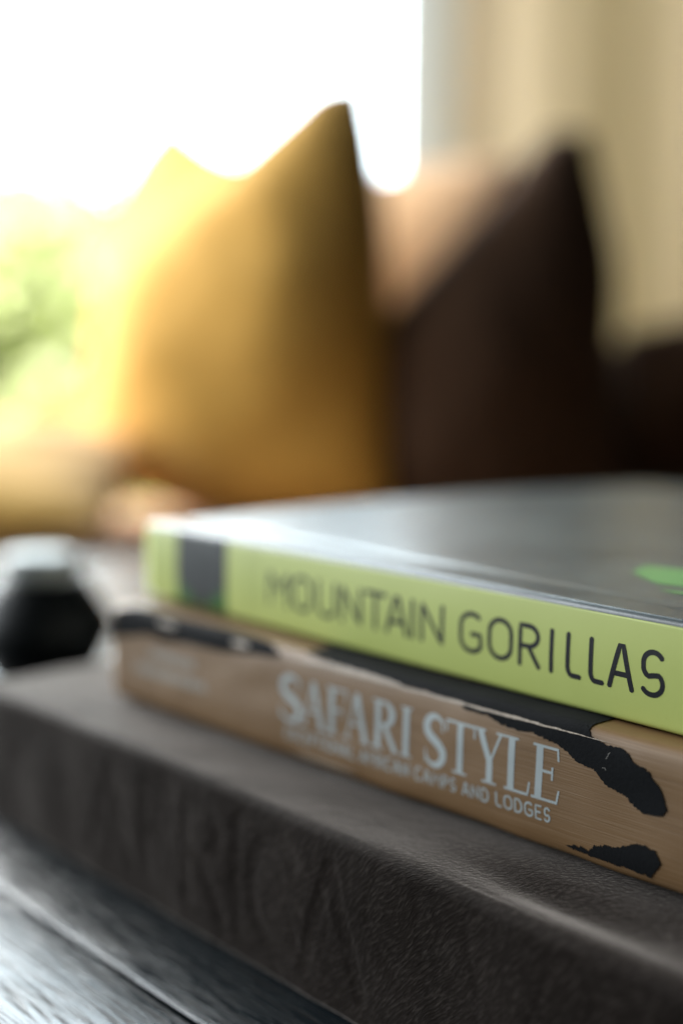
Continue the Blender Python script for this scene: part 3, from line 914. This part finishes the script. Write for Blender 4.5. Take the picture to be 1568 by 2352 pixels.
# ------------------------------------------------------------------ cushions
def cushion(name, outline, Y, thick, mat, lean=0.0, yaw=0.0, stretch=1.0, n=120):
    """soft cushion: closed outline in (X, Z), star-shaped about its centre, puffed to both sides"""
    # Catmull-Rom through the outline, sharp where a point is given with a third value
    P = outline; K = len(P); pts = []
    for i in range(K):
        p0, p1, p2, p3 = P[i-1], P[i], P[(i+1) % K], P[(i+2) % K]
        t1 = [0.5*(p2[k]-p0[k]) for k in (0, 1)]; t2 = [0.5*(p3[k]-p1[k]) for k in (0, 1)]
        if len(p1) > 2: t1 = [p1[2]*(p2[k]-p1[k]) for k in (0, 1)]
        if len(p2) > 2: t2 = [p2[2]*(p2[k]-p1[k]) for k in (0, 1)]
        M_ = max(4, n//K)
        for q in range(M_):
            u = q/M_; h = (2*u**3-3*u*u+1, u**3-2*u*u+u, -2*u**3+3*u*u, u**3-u*u)
            pts.append(tuple(h[0]*p1[k]+h[1]*t1[k]+h[2]*p2[k]+h[3]*t2[k] for k in (0, 1)))
    ci = [i*(max(4, n//K)) for i in range(K) if len(P[i]) > 2]
    assert len(ci) == 4
    NN = 44; TT = len(pts); edges = []
    for e in range(4):
        i0 = ci[e]; i1 = ci[(e+1) % 4]
        if i1 <= i0: i1 += TT
        edges.append([lerp_list([pts[i % TT] for i in range(i0, i1+1)], q/NN) for q in range(NN+1)])
    A, B_, C_, D_ = edges                      # A: c0->c1, B: c1->c2, C: c2->c3, D: c3->c0
    C_ = C_[::-1]; D_ = D_[::-1]               # C: c3->c2 (as A), D: c0->c3 (as B)
    cx = sum(p[0] for p in pts)/TT; cz = sum(p[1] for p in pts)/TT
    vs, fs = [], []
    for side in (-1, 1):
        base = len(vs)
        for i in range(NN+1):
            for j in range(NN+1):
                u, w = i/NN, j/NN
                q = [(1-w)*A[i][k]+w*C_[i][k]+(1-u)*D_[j][k]+u*B_[j][k]
                     - ((1-u)*(1-w)*A[0][k]+u*(1-w)*A[NN][k]+(1-u)*w*C_[0][k]+u*w*C_[NN][k]) for k in (0, 1)]
                uu, ww = 2*u-1, 2*w-1
                h = thick/2*((1-uu**2)*(1-ww**2))**0.5
                h *= 1+0.10*noise.noise(Vector((q[0]*7, q[1]*7, side*3.0)))
                h += 0.004*noise.noise(Vector((q[0]*16, q[1]*16, side*5.0)))*min(1, h/0.02)
                vs.append((q[0], side*(h+0.002), q[1]))
        for i in range(NN):
            for j in range(NN):
                a_ = base+i*(NN+1)+j; f = (a_, a_+1, a_+NN+2, a_+NN+1); fs.append(f if side < 0 else f[::-1])
    off_ = (NN+1)**2
    rim = [i*(NN+1) for i in range(NN)]+[NN*(NN+1)+j for j in range(NN)]+[i*(NN+1)+NN for i in range(NN, 0, -1)]+[j for j in range(NN, 0, -1)]
    for a_, b_ in zip(rim, rim[1:]+rim[:1]): fs.append((a_, b_, b_+off_, a_+off_))
    # local origin at the lowest middle of the cushion
    zb = min(v[2] for v in vs)
    vs = [((v[0]-cx)*stretch, v[1], v[2]-zb) for v in vs]
    o = mesh_obj(name, vs, fs, mat)
    bm = bmesh.new(); bm.from_mesh(o.data); bmesh.ops.recalc_face_normals(bm, faces=bm.faces); bm.to_mesh(o.data); bm.free()
    o.location = (cx, Y, zb)
    o.rotation_euler = (lean, 0, yaw)
    return o
GRP = 'cushions along the sofa'
k_ = 1.6/3000
def px(x, y, Y):
    """design helper: metres from measured positions, sofa plane at distance Y"""
    u = (x-784)/3000; w = (1176-y)/3000
    dx = fw + rt*u + up*w; s_ = Y/dx.y
    return (dx.x*s_, CAM_H+dx.z*s_)
def ol(lst, Y): return [(*px(p[0], p[1], Y), *p[2:]) for p in lst]
c2 = cushion('mustard_cushion', ol([(840, 178, .1), (876, 345), (896, 500), (902, 640), (910, 900), (922, 1150, .3), (560, 1205), (185, 1100, .3), (208, 880), (222, 585, .4), (400, 465), (560, 350), (680, 235), (744, 176)], 1.56), 1.56, 0.23, M['mustard'], R(-6), R(-22), stretch=1.06)
c2.location.x -= 0.019
tag(c2, 'mustard cushion with shaded right side and tall pointed corner, middle of the sofa', 'cushion', GRP)
c1 = cushion('mustard_cushion', ol([(340, 245, .1), (450, 338), (545, 395), (610, 520, .4), (612, 850), (600, 1110, .3), (400, 1150), (190, 1110, .3), (192, 900), (196, 620), (215, 430), (268, 325)], 1.82), 1.82, 0.14, M['mustard'], R(-4), R(-40), stretch=1.3)
tag(c1, 'sunlit pale yellow mustard cushion with one pointed corner, leftmost upright cushion', 'cushion', GRP)
c3 = cushion('dark_brown_cushion', ol([(1384, 285, .1), (1420, 470), (1440, 650), (1415, 900), (1435, 1150, .3), (1150, 1200), (875, 1150, .3), (872, 960), (868, 750, .3), (1000, 605), (1110, 485), (1210, 370), (1290, 285)], 1.56), 1.55, 0.16, M['darkbrown'], R(-6), R(8))
tag(c3, 'dark chocolate brown cushion with pointed corner against the beige curtain', 'cushion', GRP)
c4 = cushion('dark_brown_cushion', ol([(1440, 760, .4), (1560, 735), (1700, 710), (1840, 680, .3), (1860, 850), (1870, 1100, .3), (1640, 1115), (1430, 1100, .3), (1425, 900)], 1.68), 1.69, 0.15, M['darkbrown'], R(-5), 0)
tag(c4, 'low black-brown cushion cut by the right edge of the picture', 'cushion', GRP)
c6 = cushion('tan_cushion', ol([(770, 400, .3), (960, 372), (1150, 365, .3), (1160, 600), (1165, 1100, .3), (980, 1110), (765, 1100, .3), (760, 800)], 1.74), 1.72, 0.10, M['tan'], R(-5), R(-24), stretch=1.07)
tag(c6, 'tan cushion glimpsed between the mustard and dark brown cushions', 'cushion', GRP)
# cushion lying flat on the seat at the left
c5 = cushion('ochre_cushion', [(-0.66, -0.21, .2), (-0.45, -0.185), (-0.225, -0.20, .3), (-0.235, 0.0), (-0.24, 0.20, .3), (-0.45, 0.19), (-0.66, 0.21, .2), (-0.64, 0.0)], 0, 0.105, M['mustard_dim'])
c5.rotation_euler = (R(-81), 0, 0); c5.location = (-0.445, 1.24, 0.004)
tag(c5, 'ochre cushion lying flat on the sofa seat at the left edge', 'cushion', GRP)

# ------------------------------------------------------------------ window, curtain, post
win = empty('window', (-0.7, 2.28, -0.45))
tag(win, 'tall overexposed window with pale grey frame behind the cushions', 'window')
def wrel(lo, hi): return tuple(lo[i]-(-0.7, 2.28, -0.45)[i] for i in range(3)), tuple(hi[i]-(-0.7, 2.28, -0.45)[i] for i in range(3))
box_obj('mullion', *wrel((0.086, 2.244, -0.399), (0.212, 2.326, 1.739)), M['frame'], win, 0.004)
box_obj('jamb', *wrel((-1.70, 2.24, -0.449), (-1.65, 2.33, 1.80)), M['frame'], win, 0.004)
box_obj('head', *wrel((-1.649, 2.242, 1.74), (0.659, 2.328, 1.80)), M['frame'], win, 0.004)
box_obj('sill', *wrel((-1.649, 2.242, -0.449), (0.659, 2.328, -0.40)), M['frame'], win, 0.004)
box_obj('pane', *wrel((-1.649, 2.283, -0.399), (0.085, 2.287, 1.739)), M['glass'], win)
box_obj('pane', *wrel((0.213, 2.283, -0.399), (0.659, 2.287, 1.739)), M['glass'], win)

vs, fs = [], []; NXC = 160
for i in range(NXC+1):
    u = i/NXC; x = 0.176+0.44*u
    y_ = 2.185+0.005*math.sin(u*2*math.pi*1.6+0.6)+0.0015*math.sin(u*2*math.pi*5.3+1.0)
    for z in (-0.43, 0.1, 0.6, 1.2, 1.75): vs.append((x, y_+0.004*math.sin(z*2+u*9), z))
for i in range(NXC):
    for k in range(4): a = i*5+k; fs.append((a, a+5, a+6, a+1))
cu = mesh_obj('beige_curtain', vs, fs, M['curtain'])
mod = cu.modifiers.new('thickness', 'SOLIDIFY'); mod.thickness = 0.003
tag(cu, 'beige curtain hanging in soft folds beside the window', 'curtain')
post = box_obj('dark_post', (0.580, 2.06, -0.449), (0.66, 2.14, 1.8), M['post'], None, 0.004)
tag(post, 'dark upright post at the top right edge beside the beige curtain', 'post')

# ------------------------------------------------------------------ shrubs in the garden
def leafy(name, loc, rx, rz, n, mat, seed, label):
    rg = random.Random(seed)
    root = empty(name, (loc[0], loc[1], -0.5)); tag(root, label, 'shrub', 'garden shrubs outside the window')
    vs, fs = [], []
    clumps = []
    for _ in range(26):
        a = rg.uniform(0, 2*math.pi); q = rg.random()**0.5; zz = rg.uniform(0.15, 1.0)
        wdt = math.sin(math.pi*min(0.97, 0.18+0.75*zz))
        clumps.append(Vector((rx*q*wdt*math.cos(a), rx*q*wdt*math.sin(a), rz*zz*0.92)))
    for i in range(n):
        c = rg.choice(clumps); p = c+Vector((rg.gauss(0, 1), rg.gauss(0, 1), rg.gauss(0, 1)))*rx*0.17
        if p.z < 0.03: p.z = 0.03+rg.random()*0.1
        s = rg.uniform(0.05, 0.10)
        u = Vector((rg.gauss(0, 1), rg.gauss(0, 1), rg.gauss(0, 1))).normalized()
        w = u.cross(Vector((rg.gauss(0, 1), rg.gauss(0, 1), rg.gauss(0, 1)))).normalized()
        b = len(vs); vs += [p-u*s, p+w*s*0.45, p+u*s, p-w*s*0.45]; fs.append((b, b+1, b+2, b+3))
    cr_ = mesh_obj('crown', vs, fs, mat, root, smooth=False); cr_['kind'] = 'stuff'
    vs, fs = [], []
    for c in [Vector((0, 0, rz*0.55))]+clumps[:7]:
        b = len(vs); d = c.normalized(); sd = d.orthogonal().normalized(); s2 = d.cross(sd)
        for (q, rad) in ((0, 0.04), (0.5, 0.026), (1, 0.01)):
            for a in range(6): vs.append(c*q+(sd*math.cos(a*math.pi/3)+s2*math.sin(a*math.pi/3))*rad)
        for q in range(2):
            for a in range(6): fs.append((b+q*6+a, b+q*6+(a+1) % 6, b+q*6+6+(a+1) % 6, b+q*6+6+a))
    mesh_obj('trunk', vs, fs, M['bark'], root)
leafy('garden_shrub', (-1.85, 6.0), 0.70, 1.55, 6500, M['leaf'], 2, 'bright yellow-green shrub outside, nearest the left edge of the window view')
leafy('garden_shrub', (-1.25, 8.2), 0.75, 1.75, 5200, M['leaf2'], 5, 'pale green shrub outside between the left edge and the pale cushion')
leafy('garden_shrub', (-3.1, 9.0), 1.15, 1.95, 6000, M['leaf2'], 7, 'larger pale green shrub farther back at the left edge')
leafy('garden_shrub', (-1.75, 7.4), 0.85, 1.55, 9000, M['leaf2'], 21, 'dense light green shrub outside, directly behind the nearest one')
leafy('garden_shrub', (-2.35, 10.5), 1.30, 1.95, 9000, M['leaf2'], 23, 'tall hazy green shrub rising farthest back at the left')
